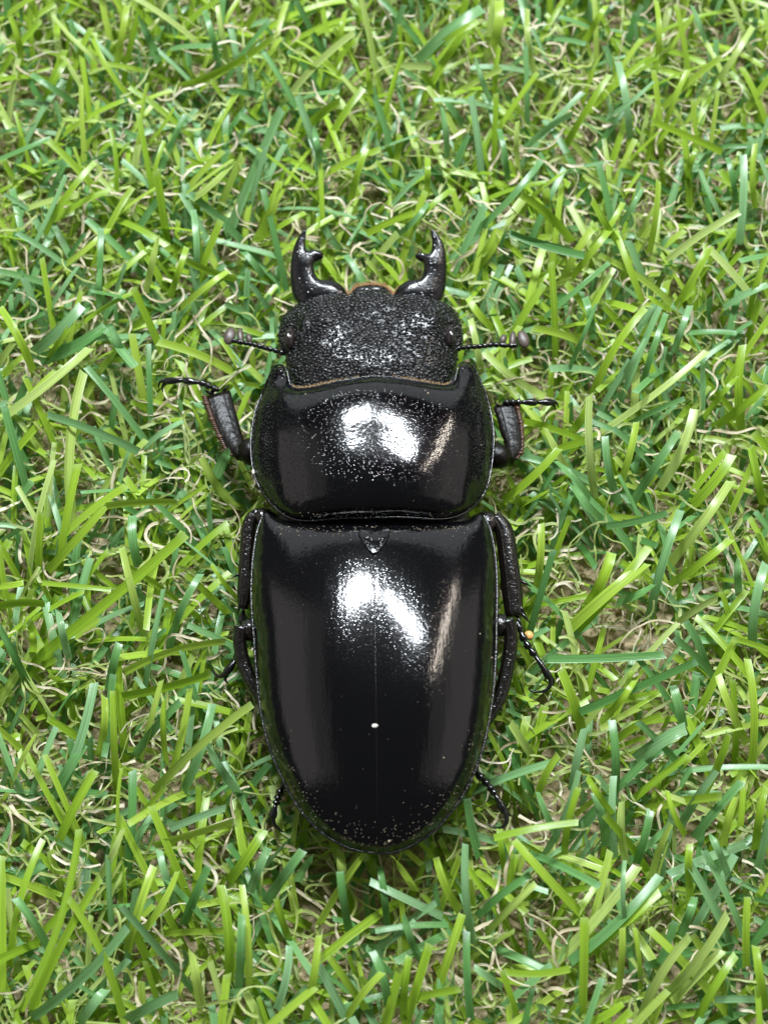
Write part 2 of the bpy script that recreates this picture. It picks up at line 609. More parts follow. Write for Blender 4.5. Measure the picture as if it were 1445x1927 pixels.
for i in range(len(V)):
    dx = abs(V[i, 0] - seam_x(V[i, 1]))
    zz[i] -= 0.03 * math.exp(-(dx / 0.9) ** 2)
EV = [Vector((V[i, 0], V[i, 1], zz[i])) for i in range(len(V))]
bvh_add(EV, FF)
for side in (-1, 1):
    idx, vs, fs = {}, [], []
    for f in FF:
        cx = sum(V[i, 0] for i in f) / 3
        cy = sum(V[i, 1] for i in f) / 3
        if (cx - seam_x(cy)) * side > 0:
            ff = []
            for i in f:
                if i not in idx:
                    idx[i] = len(vs)
                    p = EV[i].copy()
                    if abs(p.x - seam_x(p.y)) < (0.45 if rim[i] else 0.03):
                        p.x = seam_x(p.y) + side * 0.022
                    vs.append(p)
                ff.append(idx[i])
            fs.append(tuple(ff))
    e = mesh('elytron', vs, fs, M_ELY, root)
    sd = e.modifiers.new('thickness', 'SOLIDIFY')
    sd.thickness = 0.35 * MM
    sd.offset = -1
    sd.use_rim = False
    sb = e.modifiers.new('smooth', 'SUBSURF')
    sb.levels = sb.render_levels = 1
    e.modifiers.move(1, 0)
    if side > 0:                        # the edge of the wing case stands up a little along the seam
        sv, sf = [], []
        sp = []
        for k in range(60):
            y_ = seamA.y + (seamB.y - seamA.y) * (0.06 + 0.93 * k / 59)
            h = bvhs[0].ray_cast(Vector((seam_x(y_) + 0.05, y_, 60)), Vector((0, 0, -1)))
            if h[0] is not None:
                sp.append(h[0] + Vector((0.0, 0, 0.02)))
        tube(sv, sf, sp, [0.05] * len(sp), 6)
        mesh('seam_edge', sv, sf, M_RIM, e)
    # raised bead round the margin
    side_px = LEFT if side < 0 else [(709, 1606)] + RIGHT
    path = resample(catmull([P(x, y, ZE + 0.02) for x, y in side_px], 6), 0.5, False)
    rv, rf = [], []
    tube(rv, rf, path, [0.15 if 3 < k < len(path) - 3 else 0.14 for k in range(len(path))], 8, 0.8)
    mesh('rim', rv, rf, M_RIM, e)

# ---- scutellum
sc_px = [(676, 992), (690, 990), (704, 989), (718, 990), (732, 992), (731, 1006), (722, 1022), (704, 1040), (687, 1023), (677, 1007)]
def on_elytra(px, py):
    d = (P(px, py, 0) - CAM).normalized()
    h = bvhs[0].ray_cast(CAM, d)
    return h[0].z + 0.16 if h[0] is not None else ZE + 3.5


vs_, z_, f_, r_, t_ = plate(catmull([P(x, y, on_elytra(x, y)) for x, y in sc_px], 4, True), 0.35)
vv = [Vector((vs_[i, 0], vs_[i, 1], z_[i] + 0.22 * dome(t_[i:i + 1], 1.0, 0.7)[0])) for i in range(len(vs_))]
low = [v - Vector((0, 0, 1.6)) for v in vv]
scut = mesh('scutellum', vv + low, f_ + [(c + len(vv), b_ + len(vv), a + len(vv)) for a, b_, c in f_], M_PRO, root)

sv, sf = [], []
sp = catmull([P(x, y, on_elytra(x, y) + 0.03) for x, y in [(675, 1000), (677, 1007), (687, 1023), (704, 1041), (722, 1022), (731, 1006), (733, 1000)]], 6)
tube(sv, sf, sp, [0.10] * len(sp), 8)
mesh('rim', sv, sf, M_RIM, scut)

# ---- pronotum
PRO = [(704, 708), (676, 711), (640, 717), (612, 724), (585, 730), (563, 732), (549, 728), (544, 715), (542, 703), (538, 693), (530, 687), (521, 688), (512, 698),
       (506, 710), (493, 741), (481, 772), (474, 808), (472, 847), (477, 887), (487, 914), (505, 942), (528, 964), (553, 977), (584, 980),
       (625, 976), (665, 974), (704, 974), (753, 973), (790, 975), (826, 977), (858, 972), (884, 959), (905, 938), (918, 911), (926, 869), (929, 827),
       (926, 790), (918, 754), (905, 719), (893, 694), (884, 685), (874, 682), (865, 685), (860, 697), (856, 714), (848, 722), (835, 726), (808, 722), (779, 717), (740, 710)]


def z_pro(x, y):
    u = min(1.0, abs(x - 702) / 215)
    k = 1 - u * u
    if y > 940:
        return 13.6 + 3.0 * k
    if y < 735:
        return 13.4 + 2.9 * k
    return 13.4


V, z, FF, rim, t = plate(outl(PRO, z_pro, 5), 0.8)
S = dome(t, 1.35, 0.62)
zz = z + 4.3 * S
for i in range(len(V)):      # a flattened shelf runs along the sides
    u = abs(V[i, 0] - P(702, 830, 14).x) / 13.4
    zz[i] -= 0.3 * math.exp(-((u - 0.88) / 0.07) ** 2) * (1 - math.exp(-t[i] * 25))
top = [Vector((V[i, 0], V[i, 1], zz[i])) for i in range(len(V))]
bvh_add(top, FF)
low = [Vector((V[i, 0], V[i, 1], z[i] - 0.05 - 2.5 * math.sqrt(t[i]))) for i in range(len(V))]


def closed(top, low, FF, rim):
    vs = list(top)
    mp = {}
    for i in range(len(top)):
        if rim[i]:
            mp[i] = i
        else:
            mp[i] = len(vs)
            vs.append(low[i])
    return vs, list(FF) + [(mp[c], mp[b_], mp[a]) for a, b_, c in FF]


pro_bvh, pro_box = bvhs[-1], (V[:, 0].min(), V[:, 0].max(), V[:, 1].min(), V[:, 1].max())
vs, fs = closed(top, low, FF, rim)
pro = mesh('pronotum', vs, fs, M_PRO, root)
sb = pro.modifiers.new('smooth', 'SUBSURF'); sb.levels = sb.render_levels = 1
rv, rf = [], []
path = resample(outl(PRO, lambda x, y: z_pro(x, y) + 0.03, 5), 0.34)
path.append(path[0])
tube(rv, rf, path, [0.10 + 0.05 * (k % 2) for k in range(len(path))], 8, 0.85, cap=False)
mesh('rim', rv, rf, M_RIM, pro)
pcx = P(702, 830, 14).x
granules('granules', pro, pro_bvh, pro_box, 0.05, 0.10, 0.26, M_GRAN, lambda x, y: abs(x - pcx) > 11.4 + 0.8 * noise.noise(Vector((x, y, 1))), 16000)
# tan hair fringe along the front edge, under the rim
rv, rf = [], []
fr = [(548, 727), (563, 731), (585, 729), (612, 723), (640, 716), (676, 710), (704, 707), (740, 709), (779, 716), (808, 721), (835, 725), (848, 721)]
path = resample(catmull([P(x, y - 1, z_pro(x, y) - 0.12) for x, y in fr], 5), 0.12, False)
for p in path:
    for k in range(3):
        a = p + Vector((random.uniform(-.06, .06), random.uniform(-.03, .0), random.uniform(-.08, .05)))
        b_ = a + Vector((random.uniform(-.12, .12), random.uniform(.12, .38), random.uniform(-.08, .05)))
        tube(rv, rf, [a, b_], [0.035, 0.012], 3, cap=False)
fringe = mesh('hair_fringe', rv, rf, M_FRINGE, pro)
fringe['kind'] = 'stuff'

# ---- head
HEAD = [(699, 768), (640, 772), (590, 768), (560, 752), (545, 726), (537, 695), (535, 668), (528, 660), (522, 646), (522, 630), (526, 607), (537, 588), (554, 576), (568, 568), (592, 558),
        (618, 552), (640, 555), (654, 556), (664, 551), (678, 547), (699, 545), (720, 547), (732, 551), (742, 556), (760, 555), (785, 552), (806, 558), (830, 567), (853, 579), (867, 602), (873, 630),
        (873, 648), (864, 662), (861, 690), (853, 724), (838, 752), (806, 768), (758, 772)]


def z_head(x, y):
    u = abs(x - 698) / 175
    k = max(0, 1 - u * u)
    if y > 735:
        return 12.7 + 1.0 * k
    if y < 570:
        return 12.6 + 0.9 * k
    return 12.5


V, z, FF, rim, t = plate(outl(HEAD, z_head, 5), 0.62)
zz = z + 3.0 * dome(t, 1.5, 0.6)


def bump(px, py, zc, r, h, rx=1.0):
    c = P(px, py, zc)
    for i in range(len(V)):
        d2 = ((V[i, 0] - c.x) / rx) ** 2 + (V[i, 1] - c.y) ** 2
        zz[i] += h * math.exp(-d2 / (r * r)) * min(1, t[i] * 4)


bump(610, 602, 15, 2.2, 0.75)
bump(795, 600, 15, 2.2, 0.75)
bump(702, 590, 15, 3.6, -0.75, 1.3)
bump(700, 685, 16, 3.4, 0.35, 2.1)
bump(547, 637, 14, 1.7, -0.7, 0.6)
bump(845, 634, 14, 1.7, -0.7, 0.6)
bump(572, 620, 14, 1.6, 0.45, 0.4)
bump(822, 618, 14, 1.6, 0.45, 0.4)
for i in range(len(V)):
    if not rim[i]:
        zz[i] += 0.16 * noise.noise(Vector((V[i, 0] * 1.1, V[i, 1] * 1.1, 0)))
top = [Vector((V[i, 0], V[i, 1], zz[i])) for i in range(len(V))]
bvh_add(top, FF)
low = [Vector((V[i, 0], V[i, 1], z[i] - 0.05 - 2.4 * math.sqrt(t[i]))) for i in range(len(V))]
vs, fs = closed(top, low, FF, rim)
head = mesh('head', vs, fs, M_HEAD, root)
granules('granules', head, bvhs[-1], (V[:, 0].min(), V[:, 0].max(), V[:, 1].min(), V[:, 1].max()), 0.08, 0.19, 0.36, M_GRAN, lambda x, y: True, 16000)
sb = head.modifiers.new('smooth', 'SUBSURF'); sb.levels = sb.render_levels = 1
for px, py, s in ((547, 637, -1), (844.5, 633, 1)):
    ev, ef = [], []
    c = P(px, py, 13.9)
    ellipsoid(ev, ef, c, Vector((0.72, 0.10 * s, 0)), Vector((-0.15 * s, 1.42, 0)), Vector((s * 0.25, 0, 0.85)), 24, 14)
    mesh('eye', ev, ef, M_EYE, head)
# upper lip with its amber bristles
lab = [(662, 556), (665, 546), (673, 540), (686, 538), (699, 537), (712, 538), (724, 540), (731, 546), (734, 556), (699, 560)]
vs_, z_, f_, r_, t_ = plate(outl(lab, lambda x, y: 12.7, 4), 0.35)
top = [Vector((vs_[i, 0], vs_[i, 1], z_[i] + 0.75 * dome(t_[i:i + 1], 1.2, 0.6)[0] + (0.10 * noise.noise(Vector((vs_[i, 0] * 2, vs_[i, 1] * 2, 4))) if not r_[i] else 0))) for i in range(len(vs_))]
low = [Vector((vs_[i, 0], vs_[i, 1], z_[i] - 0.8 * math.sqrt(t_[i]))) for i in range(len(vs_))]
vs, fs = closed(top, low, f_, r_)
mesh('upper_lip', vs, fs, M_HEAD, head)
rv, rf = [], []
arc = catmull([P(x, y, 12.5) for x, y in [(636, 540), (648, 548), (657, 556), (664, 547), (672, 541), (686, 539), (699, 538), (712, 539), (725, 541), (733, 549), (739, 556), (745, 549), (756, 541)]], 12)
for p in arc:
    for k in range(3):
        a = p + Vector((random.uniform(-.12, .12), random.uniform(-.15, .05), random.uniform(-.2, .1)))
        L_ = random.uniform(.3, .75)
        b_ = a + Vector((random.uniform(-.28, .28), L_, random.uniform(-.1, .2)))
        tube(rv, rf, [a, (a + b_) / 2 + Vector((0, 0, .04)), b_], [0.04, 0.03, 0.01], 3, cap=False)
br = mesh('bristles', rv, rf, M_HAIR, head)
br['kind'] = 'stuff'

# ---- mandibles
ML = [(577, 429), (566, 438), (556, 455), (549, 476), (546, 504), (546, 530), (550, 554), (561, 571), (580, 580), (610, 578), (642, 574), (655, 562), (651, 546), (640, 535), (622, 527), (604, 528),
      (597, 520), (593, 510), (592, 498), (597, 492), (606, 488), (610, 480), (604, 472), (590, 469), (580, 472), (576, 464), (576, 448)]
MR = [(810, 429), (820, 435), (830, 449), (837, 465), (840, 485), (841, 507), (840, 532), (836, 554), (828, 568), (805, 580), (775, 578), (750, 574), (740, 562), (744, 546), (757, 534), (774, 526), (788, 527),
      (793, 518), (796, 505), (795, 495), (792, 493), (783, 488), (780, 481), (786, 475), (797, 475), (806, 477), (811, 469), (812, 455), (810, 441)]
for pts in (ML, MR):
    def zj(x, y):
        return 13.0 + max(0, (545 - y)) / 110 * 2.3
    V, z, FF, rim, t = plate(outl(pts, zj, 5), 0.32)
    h = dome(t, 1.2, 0.5)
    # thinner toward the tip
    tilt_ = (0.08 if pts is ML else -0.08) * (V[:, 0] - V[:, 0].mean())
    th = np.array([0.55 + 0.75 * min(1, max(0, (P(0, 430, 14).y - V[i, 1]) / 5.0)) for i in range(len(V))])
    top = [Vector((V[i, 0], V[i, 1], z[i] + (0.85 * th[i] + tilt_[i]) * h[i])) for i in range(len(V))]
    low = [Vector((V[i, 0], V[i, 1], z[i] - 1.0 * th[i] * h[i])) for i in range(len(V))]
    bvh_add(top, FF)
    vs, fs = closed(top, low, FF, rim)
    m_ = mesh('mandible', vs, fs, M_JAW, root)
    sb = m_.modifiers.new('smooth', 'SUBSURF'); sb.levels = sb.render_levels = 1

# ---- antennae
ANT = [
    ([(536, 666), (526, 662), (514, 658.5), (504.5, 656), (495, 653.5), (485, 651), (476, 648), (468, 647), (460, 645), (446, 643), (437, 640)],
     [((469, 636), (4.5, 8.5), 15), ((452.5, 632), (5, 13), 4), ((432.5, 630.5), (9.5, 15), -10)]),
    ([(858, 657), (867, 655), (876.5, 653.6), (886, 653), (896.5, 652.5), (906.5, 651.4), (916.5, 650.3), (927.5, 649), (938, 649), (955, 650.5), (974, 650)],
     [((946, 637.5), (5, 8.5), -15), ((964, 637.5), (5, 14), -6), ((984, 636.5), (9.5, 15.5), 14)]),
]
PX = 0.0600
ANT_KEEP = []
for pts, lobes in ANT:
    av, af = [], []
    pw = [P(x, y, 12.4 + 0.02 * abs(x - 700) / 10) for x, y in pts]
    for k in range(len(pw) - 1):
        a, b_ = pw[k], pw[k + 1]
        r = 0.35 if k > 0 else 0.38
        tube(av, af, [a.lerp(b_, -0.05), a.lerp(b_, 0.25), a.lerp(b_, 0.75), a.lerp(b_, 1.02)], [r * 0.55, r * 0.8, r, r * 0.6], 8)
    tip = pw[7] + Vector((0, 0.75, 0.1))
    tube(av, af, [pw[7], pw[7].lerp(tip, 0.6), tip], [0.18, 0.10, 0.02], 6)
    an = mesh('antenna', av, af, M_TAR, root)
    ANT_KEEP.append(pw)
    for (cx, cy), (hw, hh), rot in lobes:
        lv, lf = [], []
        a = math.radians(rot)
        ax = Vector((math.cos(a), math.sin(a), 0)) * hw * PX
        ay = Vector((-math.sin(a), math.cos(a), 0)) * hh * PX
        ellipsoid(lv, lf, P(cx, cy + 2, 12.75), ax * (1.25 if hw > 8 else 1.45), ay * (1.3 if hw > 8 else 1.45), Vector((0, 0, 0.45)), 16, 10)
        mesh('club_lobe', lv, lf, M_CLUB, an)

# ---- trunk under the plates (one continuous body)
core_px = [(700, 640), (600, 650), (560, 690), (520, 740), (505, 820), (505, 900), (525, 950), (520, 975), (500, 1040), (495, 1130), (500, 1250), (520, 1370), (560, 1470), (620, 1550), (705, 1585),
           (790, 1550), (850, 1475), (890, 1370), (910, 1250), (913, 1130), (905, 1030), (885, 975), (880, 945), (898, 900), (900, 820), (885, 740), (845, 690), (800, 650)]
V, z, FF, rim, t = plate(outl(core_px, lambda x, y: 12.6, 4), 1.1)
top = [Vector((V[i, 0], V[i, 1], z[i] + 2.2 * math.sqrt(t[i]))) for i in range(len(V))]
low = [Vector((V[i, 0], V[i, 1], z[i] - 5.2 * math.sqrt(t[i]))) for i in range(len(V))]
vs, fs = closed(top, low, FF, rim)
mesh('body', vs, fs, M_BODY, root)
core_poly = [(p.x, p.y) for p in outl(core_px, lambda x, y: 12.6, 4)]

# ---- legs
leg_samples = []          # (point, radius): grass keeps clear of these


def note(path, r):
    for p in path:
        leg_samples.append((Vector(p), r))


def seg_path(pts, n=6):
    return catmull([P(x, y, zc) for x, y, zc in pts], n)


def radii(ctrl, n):
    out = []
    for k in range(n):
        s = k / (n - 1) * (len(ctrl) - 1)
        i = min(len(ctrl) - 2, int(s))
        f = s - i
        f = f * f * (3 - 2 * f)
        a, b_ = ctrl[i], ctrl[i + 1]
        out.append((a[0] + (b_[0] - a[0]) * f, a[1] + (b_[1] - a[1]) * f))
    return out


def spike(vs, fs, a, b_, r):
    m_ = (a + b_) / 2 + Vector((0, 0, 0.08))
    tube(vs, fs, [a, m_, b_], [r, r * 0.7, r * 0.08], 7)


def leg(femur, fr_, tibia, tr_, spikes, tarsus, claws, mat, serr=None):
    fv, ff = [], []
    p = seg_path(femur)
    tube(fv, ff, p, radii(fr_, len(p)), 14)
    lg = mesh('leg', fv, ff, mat, root)
    note(p, 1.0)
    tv, tf = [], []
    p = seg_path(tibia)
    R = radii(tr_, len(p))
    if serr is None:
        R = [(a * 1.2, b_ * 1.2) for a, b_ in R]
    tube(tv, tf, p, R, 14)
    # keels along the shin
    for off in (-0.45, 0.45):
        kp = []
        for i in range(len(p)):
            tg = (p[min(len(p) - 1, i + 1)] - p[max(0, i - 1)]).normalized()
            sd_ = tg.cross(Vector((0, 0, 1))).normalized()
            kp.append(p[i] + sd_ * R[i][0] * off + Vector((0, 0, R[i][1] * 0.86)))
        tube(tv, tf, kp, [0.10] * len(kp), 6)
    for a, b_, r in spikes:
        spike(tv, tf, P(*a), P(*b_), r)
    tb = mesh('tibia', tv, tf, mat, lg)
    note(p, 0.9)
    if serr:
        sv, sf = [], []
        side, lo = serr
        for i in range(2, len(p)):
            for hstep in (0.0, 0.5):
                if i == len(p) - 1 and hstep:
                    continue
                q = p[i] if not hstep else (p[i] + p[i + 1]) / 2
                tg = (p[min(len(p) - 1, i + 1)] - p[i - 1]).normalized()
                sd_ = tg.cross(Vector((0, 0, 1))).normalized() * side
                big = 1.5 if (i % 4 == 0 and not hstep) else 1.0
                a = q + sd_ * R[i][0] * 0.80
                spike(sv, sf, a, q + sd_ * (R[i][0] + lo * big) + tg * 0.25 * big, 0.24 * big)
        mesh('serrated_edge', sv, sf, M_TOOTH, tb) if False else mesh('serrated_edge', sv, sf, M_TOOTH, lg)
    # tarsus: five joints, each widening to its end
    sv, sf = [], []
    pw = [P(*q) for q in tarsus]
    for k in range(len(pw) - 1):
        a, b_ = pw[k], pw[k + 1]
        last = k == len(pw) - 2
        ln = (b_ - a).length
        n = 8 if last else 5
        if last and ln > 3:
            mid = (a + b_) / 2 + Vector((0, 0, 0.25))
            path = catmull([a, mid, b_], 5)
            rr = radii([(0.24, 0.24), (0.33, 0.32), (0.48, 0.44)], len(path))
        else:
            path = [a.lerp(b_, x) for x in (-0.06, 0.2, 0.6, 0.9, 1.05)]
            rr = [(0.2, 0.2), (0.28, 0.28), (0.46, 0.42), (0.46, 0.42), (0.2, 0.2)]
        tube(sv, sf, path, rr, 10)
        note(path, 0.55)
    mesh('tarsus', sv, sf, M_TAR, lg)
    for c in claws:
        cv, cf = [], []
        path = catmull([P(*q) for q in c], 5)
        tube(cv, cf, path, [0.32 * (1 - 0.9 * k / (len(path) - 1)) for k in range(len(path))], 8)
        mesh('claw', cv, cf, M_TAR, lg)
        note(path, 0.4)


for pw in ANT_KEEP:
    note(pw, 1.2)
# left fore
leg([(560, 860, 10.5), (500, 850, 11.2), (470, 850, 11.4), (452, 852, 11.2)], [(1.3, 1.2), (1.6, 1.3), (1.7, 1.35), (1.0, 0.9)],
    [(456, 858, 11.3), (440, 832, 11.0), (422, 785, 10.6), (409, 742, 10.3)], [(0.85, 0.7), (1.25, 0.45), (1.5, 0.32), (1.6, 0.28)],
    [((402, 742, 10.3), (384, 735, 10.3), 0.3), ((420, 738, 10.3), (432, 722, 10.5), 0.22)],
    [(412, 735, 10.6), (399, 729, 10.7), (389, 724, 10.7), (378, 720, 10.6), (346, 716, 10.4), (310, 717, 9.8)],
    [[(312, 715, 9.9), (301, 720, 9.5), (299, 733, 9.0)], [(312, 720, 9.6), (306, 729, 9.1), (308, 738, 8.7)]], M_LEGB, (-1, 0.32))
# right fore
leg([(850, 860, 10.5), (905, 855, 11.2), (940, 858, 11.4), (958, 856, 11.2)], [(1.3, 1.2), (1.6, 1.3), (1.55, 1.3), (0.9, 0.8)],
    [(955, 866, 11.1), (966, 840, 10.9), (960, 800, 10.5), (950, 762, 10.2)], [(0.8, 0.7), (1.05, 0.45), (1.35, 0.32), (1.4, 0.28)],
    [((962, 764, 10.2), (975, 754, 10.2), 0.28), ((938, 766, 10.3), (930, 756, 10.4), 0.22)],
    [(946, 759, 10.5), (957, 757, 10.6), (968, 757, 10.6), (979, 757, 10.5), (1010, 757, 10.3), (1038, 757, 9.9)],
    [[(1036, 756, 9.9), (1046, 758, 9.6), (1051, 768, 9.0)], [(1036, 758, 9.8), (1043, 764, 9.3), (1044, 773, 8.8)]], M_LEGB, (1, 0.25))
# left middle
leg([(580, 1030, 10.0), (530, 1000, 10.8), (495, 975, 11.4), (478, 972, 11.4)], [(1.2, 1.1), (1.3, 1.2), (1.25, 1.1), (0.7, 0.7)],
    [(487, 964, 11.6), (470, 985, 11.3), (464, 1050, 10.6), (462, 1110, 10.0), (457, 1145, 9.6)], [(0.55, 0.55), (0.68, 0.6), (0.70, 0.6), (0.78, 0.6), (0.5, 0.45)],
    [((456, 1078, 10.3), (434, 1089, 10.2), 0.20), ((456, 1128, 9.9), (447, 1155, 9.6), 0.26), ((462, 1135, 9.9), (455, 1160, 9.6), 0.22)],
    [(458, 1150, 9.4), (455, 1175, 9.0), (452, 1200, 8.8), (449, 1222, 8.7), (446, 1240, 8.8), (424, 1268, 8.6)],
    [[(426, 1266, 8.6), (414, 1273, 8.4), (403, 1266, 8.2), (402, 1256, 8.0)], [(428, 1266, 8.5), (424, 1278, 8.2), (432, 1290, 7.9)]], M_LEG)
# right middle
leg([(830, 1030, 10.0), (880, 1005, 10.8), (915, 985, 11.4), (936, 982, 11.4)], [(1.2, 1.1), (1.4, 1.3), (1.5, 1.25), (0.9, 0.8)],
    [(930, 972, 11.6), (948, 1000, 11.3), (957, 1060, 10.8), (963, 1110, 10.3), (967, 1160, 9.9)], [(0.7, 0.65), (0.90, 0.7), (0.95, 0.7), (1.0, 0.7), (0.85, 0.6)],
    [((978, 1092, 10.5), (1000, 1105, 10.4), 0.24), ((975, 1135, 10.3), (990, 1160, 10.2), 0.22), ((978, 1150, 10.1), (998, 1174, 9.9), 0.26), ((972, 1158, 10.0), (984, 1184, 9.8), 0.20)],
    [(971, 1168, 9.9), (979, 1188, 9.7), (987, 1206, 9.6), (996, 1220, 9.5), (1006, 1233, 9.4), (1033, 1276, 9.0)],
    [[(1032, 1270, 9.1), (1036, 1288, 8.9), (1022, 1301, 8.7), (1000, 1301, 8.5), (992, 1295, 8.4)], [(1034, 1274, 9.0), (1041, 1280, 8.7), (1041, 1292, 8.3)]], M_LEG)
# left hind
leg([(600, 1230, 9.8), (530, 1205, 10.4), (475, 1186, 11.0), (455, 1184, 11.2)], [(1.2, 1.1), (1.35, 1.2), (1.35, 1.15), (0.9, 0.9)],
    [(455, 1180, 11.3), (452, 1215, 10.9), (468, 1272, 10.2), (515, 1350, 9.6), (550, 1430, 9.3), (546, 1468, 9.2)], [(0.75, 0.75), (0.62, 0.6), (0.65, 0.6), (0.7, 0.6), (0.75, 0.6), (0.6, 0.5)],
    [((452, 1250, 10.4), (444, 1262, 10.4), 0.18)],
    [(540, 1470, 9.2), (531, 1482, 9.1), (525, 1495, 9.0), (522, 1505, 8.9), (519, 1514, 8.8), (512, 1540, 8.4)],
    [[(513, 1532, 8.5), (516, 1550, 8.2), (528, 1563, 7.9), (537, 1566, 7.7)], [(512, 1536, 8.4), (506, 1545, 8.0), (505, 1554, 7.6)]], M_LEG)
# right hind
leg([(810, 1230, 9.8), (880, 1200, 10.4), (935, 1178, 11.0), (955, 1172, 11.2)], [(1.2, 1.1), (1.35, 1.2), (1.4, 1.2), (0.95, 0.95)],
    [(954, 1168, 11.3), (961, 1200, 11.0), (953, 1262, 10.4), (936, 1318, 9.9), (892, 1390, 9.5), (888, 1450, 9.3)], [(0.8, 0.8), (0.66, 0.62), (0.66, 0.6), (0.7, 0.6), (0.75, 0.6), (0.6, 0.5)],
    [((938, 1322, 10.0), (946, 1343, 10.0), 0.22)],
    [(893, 1452, 9.4), (908, 1466, 9.5), (918, 1477, 9.5), (925, 1486, 9.5), (931, 1494, 9.4), (951, 1531, 9.0)],
    [[(950, 1526, 9.1), (953, 1546, 8.9), (942, 1558, 8.7), (925, 1556, 8.5), (916, 1546, 8.5)], [(951, 1530, 9.0), (958, 1533, 8.8), (964, 1537, 8.5)]], M_LEG)


# ---- specks and dust on the beetle
def drop(px, py):
    """height where the ray through a photograph pixel meets the beetle"""
    d = (P(px, py, 0) - CAM).normalized()
    best = None
    for bv in bvhs:
        hit = bv.ray_cast(CAM, d)
        if hit[0] is not None and (best is None or hit[3] < best[1]):
            best = (hit[0], hit[3], hit[1])
    return best


def grain(vs, fs, c, r, flat=0.6):
    base = len(vs)
    q = [random.uniform(0.7, 1.2) for _ in range(6)]
    a0 = random.uniform(0, 6.28)
    for k in range(5):
        a = a0 + k * 1.2566
        vs.append(c + Vector((math.cos(a) * r * q[k], math.sin(a) * r * q[k], 0)))
    vs.append(c + Vector((0, 0, r * flat)))
    vs.append(c - Vector((0, 0, r * flat)))
    for k in range(5):
        fs.append((base + k, base + (k + 1) % 5, base + 5))
        fs.append((base + (k + 1) % 5, base + k, base + 6))


dv, df = [], []


def dust(px, py, r):
    h = drop(px, py)
    if h:
        grain(dv, df, h[0] + Vector((0, 0, r * 0.2)), r)


for k in range(300):                   # rear margin of the wing cases
    a = random.uniform(0.12, math.pi - 0.12)
    s = 1 - abs(random.gauss(0, 0.10)) - 0.015
    dust(707 + 218 * math.cos(a) * s, 1335 + 262 * math.sin(a) * s, random.uniform(0.025, 0.06))
for k in range(170):                   # front of the wing cases
    dust(random.uniform(515, 900), 990 + abs(random.gauss(0, 9)), random.uniform(0.03, 0.07))
for k in range(60):
    dust(random.uniform(560, 850), 970 + random.gauss(0, 3), random.uniform(0.03, 0.06))
for k in range(60):
    dust(random.uniform(490, 920), random.uniform(740, 1560), random.uniform(0.02, 0.045))
for x, y, r in [(432 + 45, 888, .12), (770, 1194, .0), (835, 1426, .11), (732, 1583, .2), (903, 1193, .13), (925, 1238, .12), (905, 838, .10), (575, 742, .12), (805, 740, .14), (800, 735, .1), (700, 992, .1), (690, 990, .08), (640, 1000, .08), (565, 985, .09)]:
    if r:
        dust(x, y, r)
d_o = mesh('dust', dv, df, M_DUST, None)
d_o['kind'] = 'stuff'
d_o['label'] = 'fine pale dust sprinkled on the black wing cases'
d_o['category'] = 'dust'
for nm, lab, cat, px, py, rx, ry, zz_, m_ in (
        ('white_speck', 'tiny white speck lying on the seam of the black wing cases', 'speck', 705, 1366, 5.5, 3.6, None, M_SPECK),
        ('white_crumb', 'tiny white crumb clinging to the side rim of the black neck shield', 'crumb', 477, 888, 2.6, 5.0, 13.7, M_SPECK),
        ('amber_grain', 'small amber grain beside the foot of the middle leg', 'grain', 995, 1196, 9.0, 10.0, 9.2, M_GRAIN)):
    h = drop(px, py)
    c = h[0] if zz_ is None else P(px, py, zz_)
    ev, ef = [], []
    ellipsoid(ev, ef, Vector((0, 0, 0)), Vector((rx * PX, 0.05, 0)), Vector((-0.05, ry * PX, 0)), Vector((0, 0, min(rx, ry) * PX * 0.8)), 10, 7)
    ev = [c + p * (1 + 0.25 * noise.noise(p * 7)) for p in ev]
    o = mesh(nm, ev, ef, m_, None, origin=c)
    o['label'], o['category'] = lab, cat

# ==================================================================  the artificial grass
turf = bpy.data.objects.new('artificial_turf', None)
col.objects.link(turf)
turf['label'] = 'artificial grass of flat green fibres and curly tan thatch under the beetle'
turf['category'] = 'artificial grass'
VIEW = Vector((0, -math.sin(TILT), math.cos(TILT)))
HALF = (VIEW + KEY).normalized()


def ribbon(vs, fs, uvs, path, w, nrm, crease=0.10, skew=0.0, taper=0.85):
    """flat fibre with a shallow crease; nrm = wanted facing, w = half width"""
    n = len(path)
    base = len(vs)
    tw = nrm
    for i, p in enumerate(path):
        t_ = (path[min(n - 1, i + 1)] - path[max(0, i - 1)]).normalized()
        s = t_.cross(tw[i] if isinstance(tw, list) else tw)
        if s.length < 1e-3:
            s = t_.cross(Vector((0.3, 0.2, 1)))
        s.normalize()
        nn = s.cross(t_).normalized()
        f = i / (n - 1)
        ww = w * (1 - (1 - taper) * f)
        sk = t_ * (skew * ww) if i == n - 1 else Vector((0, 0, 0))
        vs += [p - s * ww + nn * ww * crease + sk, p - nn * ww * crease, p + s * ww + nn * ww * crease - sk]
        uvs += [(0, f), (0.5, f), (1, f)]
    for i in range(n - 1):
        a = base + 3 * i
        fs += [(a, a + 1, a + 4, a + 3), (a + 1, a + 2, a + 5, a + 4)]


